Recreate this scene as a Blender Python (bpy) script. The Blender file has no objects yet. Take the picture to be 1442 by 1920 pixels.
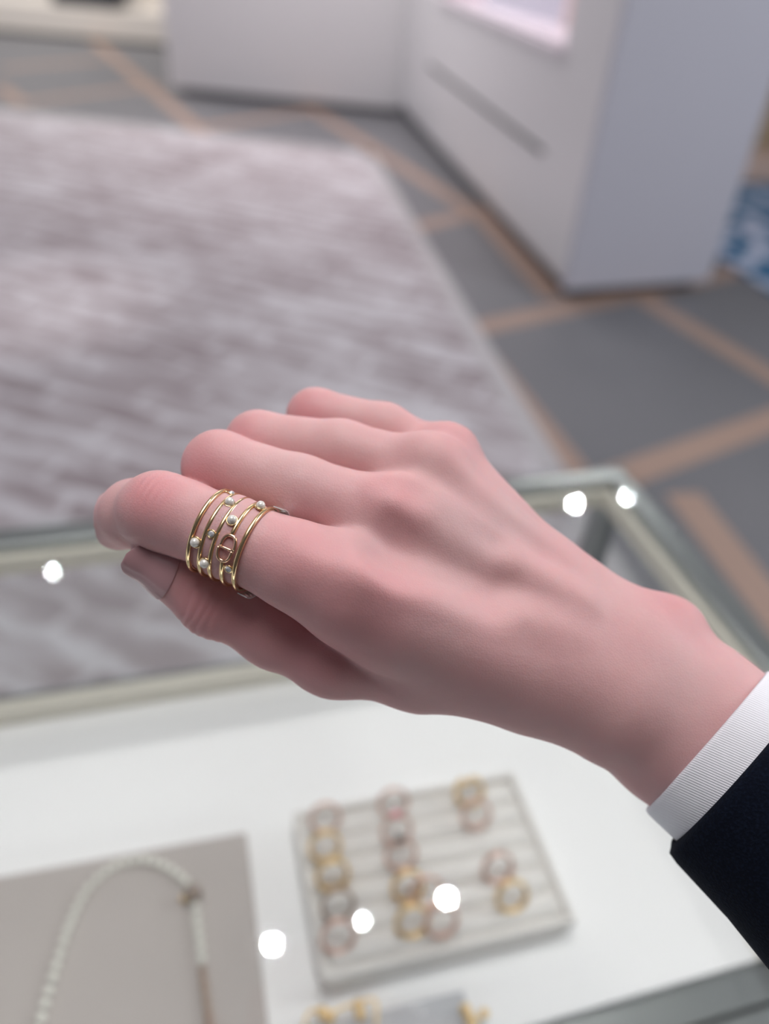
import bpy, bmesh, math, random
import numpy as np
from mathutils import Vector, Matrix
random.seed(7)
scene = bpy.context.scene
COL = scene.collection

# ------------------------------------------------------------------ camera
FPX = 1460.0                       # focal length for a 1442x1920 frame
EYE = np.array([0.0, 0.0, 1.33])
_D = np.array([-166.0, 1890.0, FPX]); _D /= np.linalg.norm(_D)     # straight down, seen by the lens
_Z = -_D
_F = np.array([0, 0, 1.0]) - _Z[2]*_Z; _F /= np.linalg.norm(_F)
_R = np.cross(_Z, _F)
if _R[0] < 0: _R = -_R
_a = math.radians(-18.0)           # the world's x axis runs along the jewellery case
_rot = np.array([[math.cos(_a), -math.sin(_a), 0], [math.sin(_a), math.cos(_a), 0], [0, 0, 1]])
M_CW = _rot @ np.array([_R, _F, _Z])    # lens axes (right, down, forward) -> world

def wdir(px, py): return M_CW @ np.array([px-721.0, py-960.0, FPX])
def on_z(px, py, z):               # point at height z seen at (px, py)
    d = wdir(px, py); t = (z-EYE[2])/d[2]; return EYE + d*t
def at_depth(px, py, dep): return EYE + wdir(px, py)/FPX*dep
def C3(px, py, mm):                # lens frame, millimetres
    return np.array([(px-721.0)*mm/FPX, (py-960.0)*mm/FPX, mm])
def to_world(p): return EYE + (np.asarray(p)*0.001) @ M_CW.T

cam_d = bpy.data.cameras.new('camera'); cam = bpy.data.objects.new('camera', cam_d); COL.objects.link(cam)
cam_d.sensor_fit = 'VERTICAL'; cam_d.sensor_height = 36.0; cam_d.lens = 36.0*FPX/1920.0
cam_d.clip_start = 0.02; cam_d.clip_end = 60
_m = np.column_stack([M_CW[:, 0], -M_CW[:, 1], -M_CW[:, 2]])
cam.matrix_world = Matrix.Translation(Vector(EYE)) @ Matrix(_m.tolist()).to_4x4()
cam_d.dof.use_dof = True; cam_d.dof.focus_distance = 0.186; cam_d.dof.aperture_fstop = cam_d.lens/5.3
scene.camera = cam

# ------------------------------------------------------------------ light
scene.view_settings.view_transform = 'Standard'; scene.view_settings.look = 'None'
scene.view_settings.exposure = 0.0; scene.view_settings.gamma = 1.0; scene.view_settings.use_curve_mapping = False
w = bpy.data.worlds.new('shop_light'); scene.world = w; w.use_nodes = True
bg = w.node_tree.nodes['Background']; bg.inputs[0].default_value = (0.86, 0.88, 1.0, 1); bg.inputs[1].default_value = 0.7
def area(name, loc, target, size, power, color=(1, 1, 1), sy=None):
    l = bpy.data.lights.new(name, 'AREA'); l.energy = power; l.color = color; l.size = size
    if sy: l.shape = 'RECTANGLE'; l.size_y = sy
    o = bpy.data.objects.new(name, l); COL.objects.link(o); o.location = loc
    d = Vector(target)-Vector(loc); o.rotation_euler = d.to_track_quat('-Z', 'Y').to_euler(); return o
def heading(fwd, side, z):         # metres ahead of / right of where the camera stands
    F2 = np.array([M_CW[0, 2], M_CW[1, 2], 0]); F2 /= np.linalg.norm(F2); R2 = np.array([F2[1], -F2[0], 0])
    p = F2*fwd+R2*side; return (p[0], p[1], z)
area('added_area_light', heading(0.22, -0.1, 2.9), heading(0.22, -0.1, 1.0), 0.95, 20, (1.0, 0.96, 0.95))  # soft key added over the hand, kept out of the glass reflection; no real panel
area('added_area_light', heading(5.6, -1.0, 2.9), heading(4.6, -0.8, 0.0), 2.2, 82, (1.0, 0.95, 0.96))  # added fill for the far floor and rug, not a fixture of the shop
area('added_area_light', heading(8.6, -3.9, 2.9), heading(9.0, -3.6, 0.0), 1.6, 110, (1.0, 0.95, 0.9))  # added fill to lift the dark far left corner
def spot(name, loc, target, power, ang, color=(1, 1, 1), blend=0.6, r=0.04):
    l = bpy.data.lights.new(name, 'SPOT'); l.energy = power; l.color = color; l.spot_size = math.radians(ang); l.spot_blend = blend
    l.shadow_soft_size = r
    o = bpy.data.objects.new(name, l); COL.objects.link(o); o.location = loc
    o.rotation_euler = (Vector(target)-Vector(loc)).to_track_quat('-Z', 'Y').to_euler(); return o
pl = on_z(60, 570, 0); spot('rug_spotlight', (pl[0]+0.1, pl[1]-0.3, 2.9), pl, 95, 26, (1, 0.95, 0.95), 1.0)
pl = on_z(260, 235, 0); spot('rug_spotlight', (pl[0], pl[1]-0.2, 2.9), pl, 40, 18, (1, 0.96, 0.97), 1.0)
area('added_area_light', heading(1.6, 3.2, 2.9), heading(1.8, 1.6, 0.8), 1.2, 90, (0.95, 0.97, 1.0))  # added fill from the right to brighten the grey cabinet side

# ------------------------------------------------------------------ materials
def mat(name, color=(0.8, 0.8, 0.8), rough=0.5, metal=0.0, **kw):
    m = bpy.data.materials.new(name); m.use_nodes = True; b = m.node_tree.nodes['Principled BSDF']
    b.inputs['Base Color'].default_value = (*color, 1); b.inputs['Roughness'].default_value = rough; b.inputs['Metallic'].default_value = metal
    for k, v in kw.items(): b.inputs[k.replace('_', ' ')].default_value = v
    return m
class NT:
    def __init__(s, m): s.m = m; s.t = m.node_tree; s.b = s.t.nodes.get('Principled BSDF')
    def n(s, typ, **kw):
        x = s.t.nodes.new(typ)
        for k, v in kw.items(): setattr(x, k, v)
        return x
    def l(s, a, b): s.t.links.new(a, b)
    def math(s, op, a, b=None, c=None, clamp=False):
        x = s.n('ShaderNodeMath', operation=op); x.use_clamp = clamp
        for i, v in enumerate((a, b, c)):
            if v is None: continue
            if hasattr(v, 'is_output'): s.l(v, x.inputs[i])
            else: x.inputs[i].default_value = v
        return x.outputs[0]
    def pos(s): return s.n('ShaderNodeNewGeometry').outputs['Position']
    def noise(s, vec, scale, detail=2, rough=0.5, dist=0.0):
        x = s.n('ShaderNodeTexNoise'); s.l(vec, x.inputs['Vector']); x.inputs['Scale'].default_value = scale
        x.inputs['Detail'].default_value = detail; x.inputs['Roughness'].default_value = rough; x.inputs['Distortion'].default_value = dist
        return x.outputs['Fac']
    def mapping(s, vec, rot=(0, 0, 0), scale=(1, 1, 1), loc=(0, 0, 0)):
        x = s.n('ShaderNodeMapping'); s.l(vec, x.inputs['Vector']); x.inputs['Rotation'].default_value = rot
        x.inputs['Scale'].default_value = scale; x.inputs['Location'].default_value = loc; return x.outputs[0]
    def ramp(s, f, stops):
        x = s.n('ShaderNodeValToRGB'); s.l(f, x.inputs[0]); e = x.color_ramp.elements
        while len(e) < len(stops): e.new(0.5)
        for i, (p, c) in enumerate(stops): e[i].position = p; e[i].color = (*c, 1) if len(c) == 3 else c
        return x.outputs[0]
    def mix(s, f, a, b, mode='MIX'):
        x = s.n('ShaderNodeMix', data_type='RGBA', blend_type=mode)
        for sock, v in ((x.inputs[0], f), (x.inputs[6], a), (x.inputs[7], b)):
            if hasattr(v, 'is_output'): s.l(v, sock)
            elif isinstance(v, tuple): sock.default_value = (*v, 1)
            else: sock.default_value = v
        return x.outputs[2]
    def bump(s, h, strength=0.3, dist=0.001, normal=None):
        x = s.n('ShaderNodeBump'); x.inputs['Strength'].default_value = strength; x.inputs['Distance'].default_value = dist
        s.l(h, x.inputs['Height'])
        if normal is not None: s.l(normal, x.inputs['Normal'])
        return x.outputs[0]
    def blob(s, pos, c, rad, pw=1.0):      # soft patch of colour around a point of the surface
        d = s.n('ShaderNodeVectorMath', operation='DISTANCE'); s.l(pos, d.inputs[0]); d.inputs[1].default_value = tuple(c)
        x = s.n('ShaderNodeMapRange', interpolation_type='SMOOTHSTEP'); s.l(d.outputs['Value'], x.inputs[0])
        x.inputs[1].default_value = rad; x.inputs[2].default_value = 0; x.inputs[3].default_value = 0; x.inputs[4].default_value = pw
        return x.outputs[0]

m_gold = mat('pale_gold', (0.84, 0.63, 0.36), 0.2, 1.0)
m_rose = mat('rose_gold', (0.74, 0.52, 0.44), 0.35, 0.8)
m_emblem = mat('pink_gold', (0.93, 0.62, 0.42), 0.2, 1.0)
m_bgold = mat('bright_gold', (0.86, 0.64, 0.34), 0.3, 0.9)
m_pearl = mat('pearl', (0.80, 0.79, 0.74), 0.16, 0.15, Coat_Weight=0.6, Coat_Roughness=0.08, Sheen_Weight=0.2)
m_crystal = mat('crystal', (0.9, 0.93, 0.98), 0.03, 0.6, IOR=2.2)
m_pink = mat('pink_stone', (0.75, 0.22, 0.28), 0.1, 0.0, Coat_Weight=1.0)
m_darkstone = mat('dark_stone', (0.09, 0.10, 0.09), 0.1, 0.0, Coat_Weight=1.0)
m_film = mat('clear_film', (0.78, 0.80, 0.80), 0.12, 0.0, Coat_Weight=1.0)
m_pearlcord = mat('ivory_pearl', (0.86, 0.86, 0.78), 0.25, 0.0, Coat_Weight=0.5)
m_bead = mat('brown_bead', (0.30, 0.24, 0.20), 0.25, 0.1)
m_chain = mat('bronze_chain', (0.36, 0.27, 0.21), 0.4, 0.35)
m_metal = mat('satin_silver', (0.33, 0.35, 0.345), 0.32, 0.85)
m_cream = mat('cream_trim', (0.72, 0.69, 0.60), 0.45)
m_black = mat('black_gloss', (0.03, 0.035, 0.045), 0.35)
m_kick = mat('dark_plinth', (0.025, 0.02, 0.02), 0.6)
m_slot = mat('slot_grey', (0.07, 0.075, 0.072), 0.55)
m_tan = mat('tan_wall', (0.50, 0.40, 0.26), 0.7)
m_pinkish = mat('pink_cream', (0.82, 0.62, 0.52), 0.6)
m_card = mat('grey_card', (0.50, 0.51, 0.53), 0.6)

def m_panel(name, c, rough=0.45):
    m = mat(name, c, rough); t = NT(m); p = t.pos(); f = t.noise(p, 3.0, 2)
    t.l(t.mix(t.math('MULTIPLY', f, 0.12), c, tuple(x*0.86 for x in c)), t.b.inputs['Base Color'])
    f2 = t.noise(p, 260, 2); t.l(t.bump(f2, 0.08, 0.0005), t.b.inputs['Normal']); return m
m_white = m_panel('lacquered_white', (0.80, 0.79, 0.80), 0.35)
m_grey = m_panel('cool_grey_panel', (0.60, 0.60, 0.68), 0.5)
m_base = m_panel('white_lacquer_base', (0.72, 0.72, 0.72), 0.4)
m_deck = m_panel('white_suede_deck', (0.92, 0.92, 0.92), 0.75)
m_tray = m_panel('ivory_velvet', (0.78, 0.76, 0.73), 0.85)
m_pad = m_panel('greige_velvet', (0.47, 0.43, 0.405), 0.9)

def glass():
    m = bpy.data.materials.new('clear_glass'); m.use_nodes = True; t = NT(m); t.t.nodes.remove(t.b)
    lw = t.n('ShaderNodeLayerWeight'); lw.inputs[0].default_value = 0.5
    sch = t.math('MULTIPLY_ADD', t.math('POWER', lw.outputs['Facing'], 5.0), 0.96, 0.04)
    tr = t.n('ShaderNodeBsdfTransparent'); tr.inputs[0].default_value = (0.975, 0.985, 0.98, 1)
    gl = t.n('ShaderNodeBsdfGlossy'); gl.inputs['Roughness'].default_value = 0.0; gl.inputs[0].default_value = (1, 1, 1, 1)
    mx = t.n('ShaderNodeMixShader'); t.l(sch, mx.inputs[0]); t.l(tr.outputs[0], mx.inputs[1]); t.l(gl.outputs[0], mx.inputs[2])
    t.l(mx.outputs[0], t.t.nodes['Material Output'].inputs[0]); return m
m_glass = glass()
def emit(name, c, s):
    m = bpy.data.materials.new(name); m.use_nodes = True; b = m.node_tree.nodes['Principled BSDF']
    b.inputs['Base Color'].default_value = (0, 0, 0, 1)
    b.inputs['Emission Color'].default_value = (*c, 1); b.inputs['Emission Strength'].default_value = s; return m
m_lamp = emit('lamp_glow', (0.92, 0.96, 1.0), 850)
m_led = emit('led_strip_glow', (0.97, 0.98, 1.0), 9)
m_niche = emit('niche_light_glow', (1.0, 0.93, 0.97), 14)

# ------------------------------------------------------------------ helpers
def tag(o, label, cat, group=None):
    o['label'] = label; o['category'] = cat
    if group: o['group'] = group
    return o
def struct(o): o['kind'] = 'structure'; return o
def empty(name, loc): o = bpy.data.objects.new(name, None); COL.objects.link(o); o.location = Vector(loc); o.empty_display_size = 0.02; return o
def wl(o):                                    # absolute position of a thing or part whose ancestors are not rotated
    v = Vector(o.location); p = o.parent
    while p: v += Vector(p.location); p = p.parent
    return v
def mesh_obj(name, verts, faces, m, parent=None, origin=None, smooth=False, mats=None, fm=None):
    """verts in world space; origin = world position of the object's origin"""
    verts = np.asarray(verts, dtype=float)
    if origin is None: origin = wl(parent) if parent else Vector(verts.mean(axis=0))
    origin = Vector(origin)
    me = bpy.data.meshes.new(name); me.from_pydata((verts-np.array(origin)).tolist(), [], [tuple(f) for f in faces]); me.validate()
    for x in (mats or [m]): me.materials.append(x)
    if fm is not None: me.polygons.foreach_set('material_index', fm)
    if smooth: me.polygons.foreach_set('use_smooth', [True]*len(me.polygons))
    bm = bmesh.new(); bm.from_mesh(me); bmesh.ops.recalc_face_normals(bm, faces=bm.faces); bm.to_mesh(me); bm.free()
    o = bpy.data.objects.new(name, me); COL.objects.link(o)
    if parent: o.parent = parent; o.location = origin-wl(parent)
    else: o.location = origin
    return o
class G:                                       # gathers geometry of ONE part
    def __init__(s): s.v = []; s.f = []; s.fm = []
    def add(s, v, f, mi=0):
        k = len(s.v); s.v += [tuple(map(float, x)) for x in v]; s.f += [tuple(i+k for i in q) for q in f]; s.fm += [mi]*len(f)
        return s
    def box(s, lo, hi, mi=0):
        (x0, y0, z0), (x1, y1, z1) = lo, hi
        return s.prism([(x0, y0), (x1, y0), (x1, y1), (x0, y1)], z0, z1, mi)
    def prism(s, poly, z0, z1, mi=0):
        n = len(poly); v = [(p[0], p[1], z0) for p in poly]+[(p[0], p[1], z1) for p in poly]
        f = [tuple(range(n))[::-1], tuple(range(n, 2*n))]+[(i, (i+1) % n, n+(i+1) % n, n+i) for i in range(n)]
        return s.add(v, f, mi)
    def frame_box(s, O, X, Y, Z, a, b, c, mi=0):   # box in an arbitrary frame; a, b, c are (min, max) along X, Y, Z
        O, X, Y, Z = map(np.array, (O, X, Y, Z))
        v = [O+X*x+Y*y+Z*z for z in c for (x, y) in ((a[0], b[0]), (a[1], b[0]), (a[1], b[1]), (a[0], b[1]))]
        return s.add(v, [(0, 1, 2, 3), (7, 6, 5, 4), (0, 1, 5, 4), (1, 2, 6, 5), (2, 3, 7, 6), (3, 0, 4, 7)], mi)
    def tube(s, pts, r, n=10, closed=False, up=None, flat=1.0, mi=0):
        pts = [np.array(p, float) for p in pts]; N = len(pts); v = []; prev = None
        for i, p in enumerate(pts):
            if closed: t = pts[(i+1) % N]-pts[i-1]
            else: t = pts[min(i+1, N-1)]-pts[max(i-1, 0)]
            t /= np.linalg.norm(t)+1e-12
            u = (up[i] if up is not None else (prev if prev is not None else np.array([0.3, 0.2, 1.0])))
            u = u-t*np.dot(u, t); u /= np.linalg.norm(u)+1e-12; prev = u; b = np.cross(t, u)
            rr = r[i] if hasattr(r, '__len__') else r
            for k in range(n):
                a = 2*math.pi*k/n; v.append(p+u*math.cos(a)*rr*flat+b*math.sin(a)*rr)
        f = []
        for i in range(N if closed else N-1):
            j = (i+1) % N
            for k in range(n): f.append((i*n+k, i*n+(k+1) % n, j*n+(k+1) % n, j*n+k))
        if not closed: f += [tuple(range(n))[::-1], tuple(range((N-1)*n, N*n))]
        return s.add(v, f, mi)
    def sphere(s, c, r, nu=16, nv=10, ax=None, mi=0):
        c = np.array(c, float); E = np.eye(3) if ax is None else np.array(ax)
        rr = np.array([r, r, r]) if not hasattr(r, '__len__') else np.array(r); v = []
        for j in range(1, nv):
            th = math.pi*j/nv
            for i in range(nu):
                ph = 2*math.pi*i/nu; q = np.array([math.sin(th)*math.cos(ph), math.sin(th)*math.sin(ph), math.cos(th)])*rr; v.append(c+q@E)
        v.append(c+np.array([0, 0, rr[2]])@E); v.append(c-np.array([0, 0, rr[2]])@E); f = []
        for j in range(nv-2):
            for i in range(nu): f.append((j*nu+i, j*nu+(i+1) % nu, (j+1)*nu+(i+1) % nu, (j+1)*nu+i))
        T = len(v)-2
        for i in range(nu): f.append((T, (i+1) % nu, i)); f.append((T+1, (nv-2)*nu+i, (nv-2)*nu+(i+1) % nu))
        return s.add(v, f, mi)
    def build(s, name, m, parent=None, smooth=False, origin=None, mats=None):
        return mesh_obj(name, s.v, s.f, m, parent, origin, smooth, mats, s.fm if mats else None)
def bevel(o, wd, seg=3):
    b = o.modifiers.new('bevel', 'BEVEL'); b.width = wd; b.segments = seg; b.limit_method = 'ANGLE'; b.angle_limit = math.radians(40); return o

# ------------------------------------------------------------------ floor and rug
def m_carpet(name, c, c2):
    m = mat(name, c, 0.85); t = NT(m); p = t.pos()
    a = t.noise(p, 2.2, 3); b = t.noise(p, 90, 2)
    col = t.mix(t.math('MULTIPLY_ADD', b, 0.35, t.math('MULTIPLY', a, 0.5)), c, c2)
    t.l(col, t.b.inputs['Base Color']); t.l(t.bump(b, 0.4, 0.004), t.b.inputs['Normal'])
    t.b.inputs['Roughness'].default_value = 0.55; return m
m_floor = m_carpet('grey_stone_tile', (0.155, 0.16, 0.175), (0.25, 0.245, 0.255))
m_strip = m_carpet('terracotta_inlay', (0.38, 0.26, 0.21), (0.50, 0.36, 0.29))
fl = G(); fl.box((-7, -3.0, -0.1), (7, 14, 0.0))
strips = [((150, 55), (395, 262)), ((0, 128), (195, 113)), ((0, 162), (45, 196)), ((35, 192), (300, 160)), ((375, 240), (590, 207)),
          ((560, 190), (905, 408)), ((770, 428), (925, 392)), ((880, 618), (1200, 550)), ((1185, 548), (1500, 738)), ((1130, 905), (1520, 762)),
          ((1280, 925), (1560, 1290)), ((900, 660), (1090, 905)), ((905, 408), (1040, 560)), ((1200, 552), (1400, 505))]
for i, (a, b) in enumerate(strips):
    A = on_z(*a, 0); B = on_z(*b, 0); d = (B-A)/np.linalg.norm(B-A); n = np.array([-d[1], d[0], 0])*0.058; zz = 0.0008+i*0.00005
    q = [A-n, B-n, B+n, A+n]; fl.add([(p[0], p[1], zz) for p in q], [(0, 1, 2, 3)], 1)
struct(fl.build('floor', m_floor, mats=[m_floor, m_strip], origin=(0, 0, 0)))

def m_rug():
    m = mat('mauve_rug', (0.5, 0.45, 0.46), 0.9); t = NT(m); p = t.pos()
    A = on_z(180, 665, 0); B = on_z(416, 727, 0); ang = math.atan2(B[1]-A[1], B[0]-A[0])
    q = t.mapping(p, rot=(0, 0, -ang))
    br = t.n('ShaderNodeTexBrick'); 
    w1 = t.n('ShaderNodeVectorMath', operation='ADD'); nz = t.n('ShaderNodeTexNoise'); t.l(q, nz.inputs['Vector']); nz.inputs['Scale'].default_value = 5
    sc = t.n('ShaderNodeVectorMath', operation='SCALE'); t.l(nz.outputs['Color'], sc.inputs[0]); sc.inputs['Scale'].default_value = 0.10
    t.l(q, w1.inputs[0]); t.l(sc.outputs[0], w1.inputs[1]); t.l(w1.outputs[0], br.inputs['Vector'])
    br.inputs['Scale'].default_value = 1.0; br.inputs['Brick Width'].default_value = 0.42; br.inputs['Row Height'].default_value = 0.115
    br.inputs['Mortar Size'].default_value = 0.022; br.inputs['Mortar Smooth'].default_value = 0.7; br.offset = 0.37
    br.inputs['Color1'].default_value = (0, 0, 0, 1); br.inputs['Color2'].default_value = (0.55, 0.55, 0.55, 1); br.inputs['Mortar'].default_value = (1, 1, 1, 1)
    s1 = t.noise(t.mapping(w1.outputs[0], scale=(2.6, 12, 1)), 1.0, 3, 0.55)
    s2 = t.noise(q, 1.3, 3, 0.6)
    f = t.math('ADD', t.math('MULTIPLY', br.outputs['Color'], 0.38), t.math('MULTIPLY_ADD', s1, 1.3, -0.33))
    f = t.math('ADD', f, t.math('MULTIPLY', t.math('SUBTRACT', s2, 0.5), 0.7))
    col = t.ramp(f, [(0.24, (0.34, 0.285, 0.30)), (0.44, (0.46, 0.41, 0.43)), (0.68, (0.70, 0.68, 0.71))])
    t.l(col, t.b.inputs['Base Color']); t.l(t.bump(s1, 0.5, 0.006), t.b.inputs['Normal']); return m
YN = 0.433; RC = on_z(700, 290, 0); RR = on_z(1046, 866, 0); RL = on_z(0, 207, 0)
ur = (RR-RC)/np.linalg.norm(RR-RC); ul = (RL-RC)/np.linalg.norm(RL-RC)
YB = YN+0.03; p1 = RC+ur*((YB-RC[1])/ur[1]); p3 = RC+ul*5.5; p2 = np.array([p3[0], YB, 0])
rugg = G(); rugg.prism([RC[:2], p1[:2], p2[:2], p3[:2]], 0.001, 0.013)
rug = rugg.build('rug', m_rug(), origin=((RC+p2)/2*[1, 1, 0])); bevel(rug, 0.004, 2)
tag(rug, 'large mauve rug with pale brushed stripes on the grey floor', 'rug')
m_border = m_carpet('pale_rug_border', (0.50, 0.48, 0.49), (0.58, 0.56, 0.57))
bd = G()
for O, u, L, v in ((RC, ur, np.linalg.norm(p1-RC)-0.02, ul), (RC, ul, 5.5, ur)):
    v2 = v*0.085; bd.add([(p[0], p[1], 0.0136) for p in (O, O+u*L, O+u*L+v2, O+v2)], [(0, 1, 2, 3)])
bd.build('border', m_border, rug)

# blue and white rug, far right
def m_blue():
    m = mat('blue_white_weave', (0.1, 0.3, 0.5), 0.9); t = NT(m); p = t.pos()
    n1 = t.noise(t.mapping(p, scale=(1, 1, 1)), 6.5, 2, 0.5, 0.6)
    col = t.ramp(n1, [(0.42, (0.03, 0.15, 0.30)), (0.50, (0.07, 0.25, 0.42)), (0.55, (0.62, 0.66, 0.80))]); t.l(col, t.b.inputs['Base Color']); return m
q = [on_z(1290, 450, 0), on_z(1600, 650, 0), on_z(1640, 348, 0), on_z(1330, 348, 0)]
br_ = G().prism([x[:2] for x in q], 0.001, 0.012).build('patterned_rug', m_blue())
tag(br_, 'blue and white patterned rug on the floor right of the grey cabinet side', 'rug')
# pale plinth and tan wall behind it
A3 = on_z(1352, 340, 0); B3 = on_z(1640, 340, 0); u = (B3-A3)/np.linalg.norm(B3-A3); v = np.array([-u[1], u[0], 0])
pr = G(); pr.frame_box(A3, u, v, (0, 0, 1), (0, 1.6), (0.0, 0.45), (0.0, 0.12)); o = pr.build('display_plinth', m_pinkish); bevel(o, 0.01)
tag(o, 'low pinkish cream plinth behind the blue rug, at the right edge', 'plinth')
wr = G(); wr.frame_box(A3, u, v, (0, 0, 1), (-0.1, 2.5), (0.47, 0.6), (0.0, 2.6)); o = wr.build('wall_right', m_tan); struct(o)

# ------------------------------------------------------------------ cabinets at the back
KZ = 0.055; CH = 2.3
a0 = on_z(318, 163, KZ); a1 = on_z(750, 205, KZ); b1 = on_z(1052, 540, KZ); c1 = on_z(1322, 522, KZ)
ua = (a1-a0)/np.linalg.norm(a1-a0); na = np.array([-ua[1], ua[0], 0])
ub = (b1-a1)/np.linalg.norm(b1-a1); nb = np.array([-ub[1], ub[0], 0])      # nb points into cabinet (away from rug)
uc = (c1-b1)/np.linalg.norm(c1-b1); nc = np.array([-uc[1], uc[0], 0])
if np.dot(nb, uc) < 0: nb = -nb
if np.dot(na, -EYE*[1, 1, 0]+a0*[1, 1, 0]) < 0: na = -na
# back cabinet
cabA = empty('wall_cabinet', (a0+a1)/2*[1, 1, 0])
g = G().prism([a0[:2], a1[:2]-ua[:2]*0.002, (a1+na*0.7)[:2], (a0+na*0.7)[:2]], KZ, CH); bevel(g.build('body', m_white, cabA), 0.004)
g = G().prism([(a0+na*.09+ua*.09)[:2], (a1+na*.09-ua*.05)[:2], (a1+na*0.65)[:2], (a0+na*0.65+ua*.09)[:2]], 0, KZ); g.build('plinth', m_kick, cabA)
tag(cabA, 'wide plain white cabinet standing behind the rug at the back', 'cabinet')
# display cabinet with niche: front face plane through a1-b1
def on_face(px, py, O, n):
    d = wdir(px, py); t = np.dot(O-EYE, n)/np.dot(d, n); return EYE+d*t
def face_uz(px, py): p = on_face(px, py, a1, nb); return float(np.dot(p-a1, ub)), float(p[2])
cabB = empty('display_cabinet', (a1+c1)/2*[1, 1, 0])
LB = float(np.linalg.norm(b1-a1))
nl0 = face_uz(826, 3); nr = face_uz(1052, 126)
nz0 = (nl0[1]+nr[1])/2; nu0, nu1 = nl0[0], nr[0]; nz1 = nz0+0.75; ND = 0.35
Wc = float(np.linalg.norm(c1-b1))
g = G()
Zv = np.array([0, 0, 1.0])
T = 0.03
fb = lambda a, b, c: g.frame_box(a1, ub, nb, Zv, a, b, c)
fb((0.002, LB), (0, T), (KZ, nz0)); fb((0.002, nu0), (0, T), (nz0, nz1)); fb((nu1, LB), (0, T), (nz0, nz1)); fb((0.002, LB), (0, T), (nz1, CH))
bevel(g.build('front_panel', m_white, cabB), 0.002, 2)
g = G()   # carcass behind the front, ending at the side panel
g.prism([(a1+nb*T)[:2], (b1+nb*T)[:2], (b1+nb*T+ (c1-b1)*0.3)[:2], (a1+nb*0.45)[:2]], KZ, nz0-0.03)
g.build('body', m_white, cabB)
g = G()   # recess: back, sides, sill
g.frame_box(a1, ub, nb, Zv, (nu0-.02, nu1+.02), (ND, ND+0.02), (nz0-0.02, nz1+0.02)); g.frame_box(a1, ub, nb, Zv, (nu0-.02, nu0), (T, ND), (nz0, nz1))
g.frame_box(a1, ub, nb, Zv, (nu1, nu1+.02), (T, ND), (nz0, nz1)); g.frame_box(a1, ub, nb, Zv, (nu0, nu1), (T, ND), (nz1, nz1+.02))
m_nichein = mat('niche_lining', (0.80, 0.70, 0.74), 0.5)
g.build('niche', m_nichein, cabB)
g = G(); g.frame_box(a1, ub, nb, Zv, (nu0-.01, nu1+.02), (-0.03, ND), (nz0-0.028, nz0)); bevel(g.build('sill', mat('niche_sill', (0.86, 0.80, 0.84), 0.35), cabB), 0.004)
for k in (0.33, 0.62):
    g = G(); uu = nu0+(nu1-nu0)*k; g.frame_box(a1, ub, nb, Zv, (uu, uu+0.05), (ND-0.04, ND), (nz0, nz1)); g.build('divider', mat('niche_pillar', (0.78, 0.62, 0.58), 0.5), cabB)
g = G(); g.frame_box(a1, ub, nb, Zv, (nu0+.05, nu1-.05), (0.06, 0.10), (nz1-0.02, nz1-0.01)); g.build('niche_light', m_niche, cabB)
s0 = face_uz(806, 136); s1 = face_uz(1014, 314); sz = (s0[1]+s1[1])/2
g = G(); g.frame_box(a1, ub, nb, Zv, (s0[0], s1[0]), (-0.012, 0.01), (sz-0.010, sz+0.010)); bevel(g.build('drawer_pull', m_slot, cabB), 0.004)
# grey side panel and hidden carcass
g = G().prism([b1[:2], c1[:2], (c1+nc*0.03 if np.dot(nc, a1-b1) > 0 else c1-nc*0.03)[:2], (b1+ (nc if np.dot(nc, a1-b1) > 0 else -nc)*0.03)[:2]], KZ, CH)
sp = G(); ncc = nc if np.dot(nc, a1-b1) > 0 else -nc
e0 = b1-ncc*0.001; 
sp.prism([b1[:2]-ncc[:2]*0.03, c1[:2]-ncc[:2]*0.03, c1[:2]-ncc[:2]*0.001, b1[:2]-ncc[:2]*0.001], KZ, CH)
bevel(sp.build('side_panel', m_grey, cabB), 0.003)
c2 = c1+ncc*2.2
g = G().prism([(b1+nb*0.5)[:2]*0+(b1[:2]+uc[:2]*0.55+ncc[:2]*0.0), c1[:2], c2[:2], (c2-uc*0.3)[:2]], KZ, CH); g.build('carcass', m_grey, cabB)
bk = 0.05
g = G().prism([(a1+nb*bk)[:2], (b1+nb*bk+ncc*0.03)[:2], (c1-uc*bk+ncc*0.03)[:2], (c1-uc*bk+ncc*1.5)[:2]], 0, KZ); g.build('plinth', m_kick, cabB)
tag(cabB, 'white display cabinet with lit niche, long dark pull and grey side panel', 'cabinet')

# low platform, top left
q0 = on_z(-40, 52, 0.04); q1 = on_z(330, 84, 0.04); uq = (q1-q0)/np.linalg.norm(q1-q0); nq = np.array([-uq[1], uq[0], 0])
plat = empty('display_platform', (q0+q1)/2*[1, 1, 0])
m_plat = m_panel('warm_white_plinth', (0.85, 0.80, 0.74), 0.5)
g = G().frame_box(q0*[1, 1, 0], uq, nq, Zv, (-1.2, 2.9), (0, 1.4), (0.04, 0.30)); bevel(g.build('body', m_plat, plat), 0.01)
g = G().frame_box(q0*[1, 1, 0], uq, nq, Zv, (-1.15, 2.85), (0.05, 1.35), (0.0, 0.04)); g.build('plinth', m_kick, plat)
tag(plat, 'low warm white display platform in the top left corner', 'platform')
q = on_z(155, 14, 0.30)
dk = G().frame_box(q, uq, nq, Zv, (-0.33, 0.38), (0.0, 0.35), (0.0, 0.4)).build('display_block', m_black); bevel(dk, 0.02)
tag(dk, 'black block standing on the low platform at top left', 'display block')
q = on_z(270, 12, 0.30)
dk = G().frame_box(q, uq, nq, Zv, (-0.10, 0.45), (0.05, 0.4), (0.0, 0.5)).build('display_riser', m_plat); bevel(dk, 0.01)
tag(dk, 'cream riser on the low platform beside the black block', 'riser')

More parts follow.
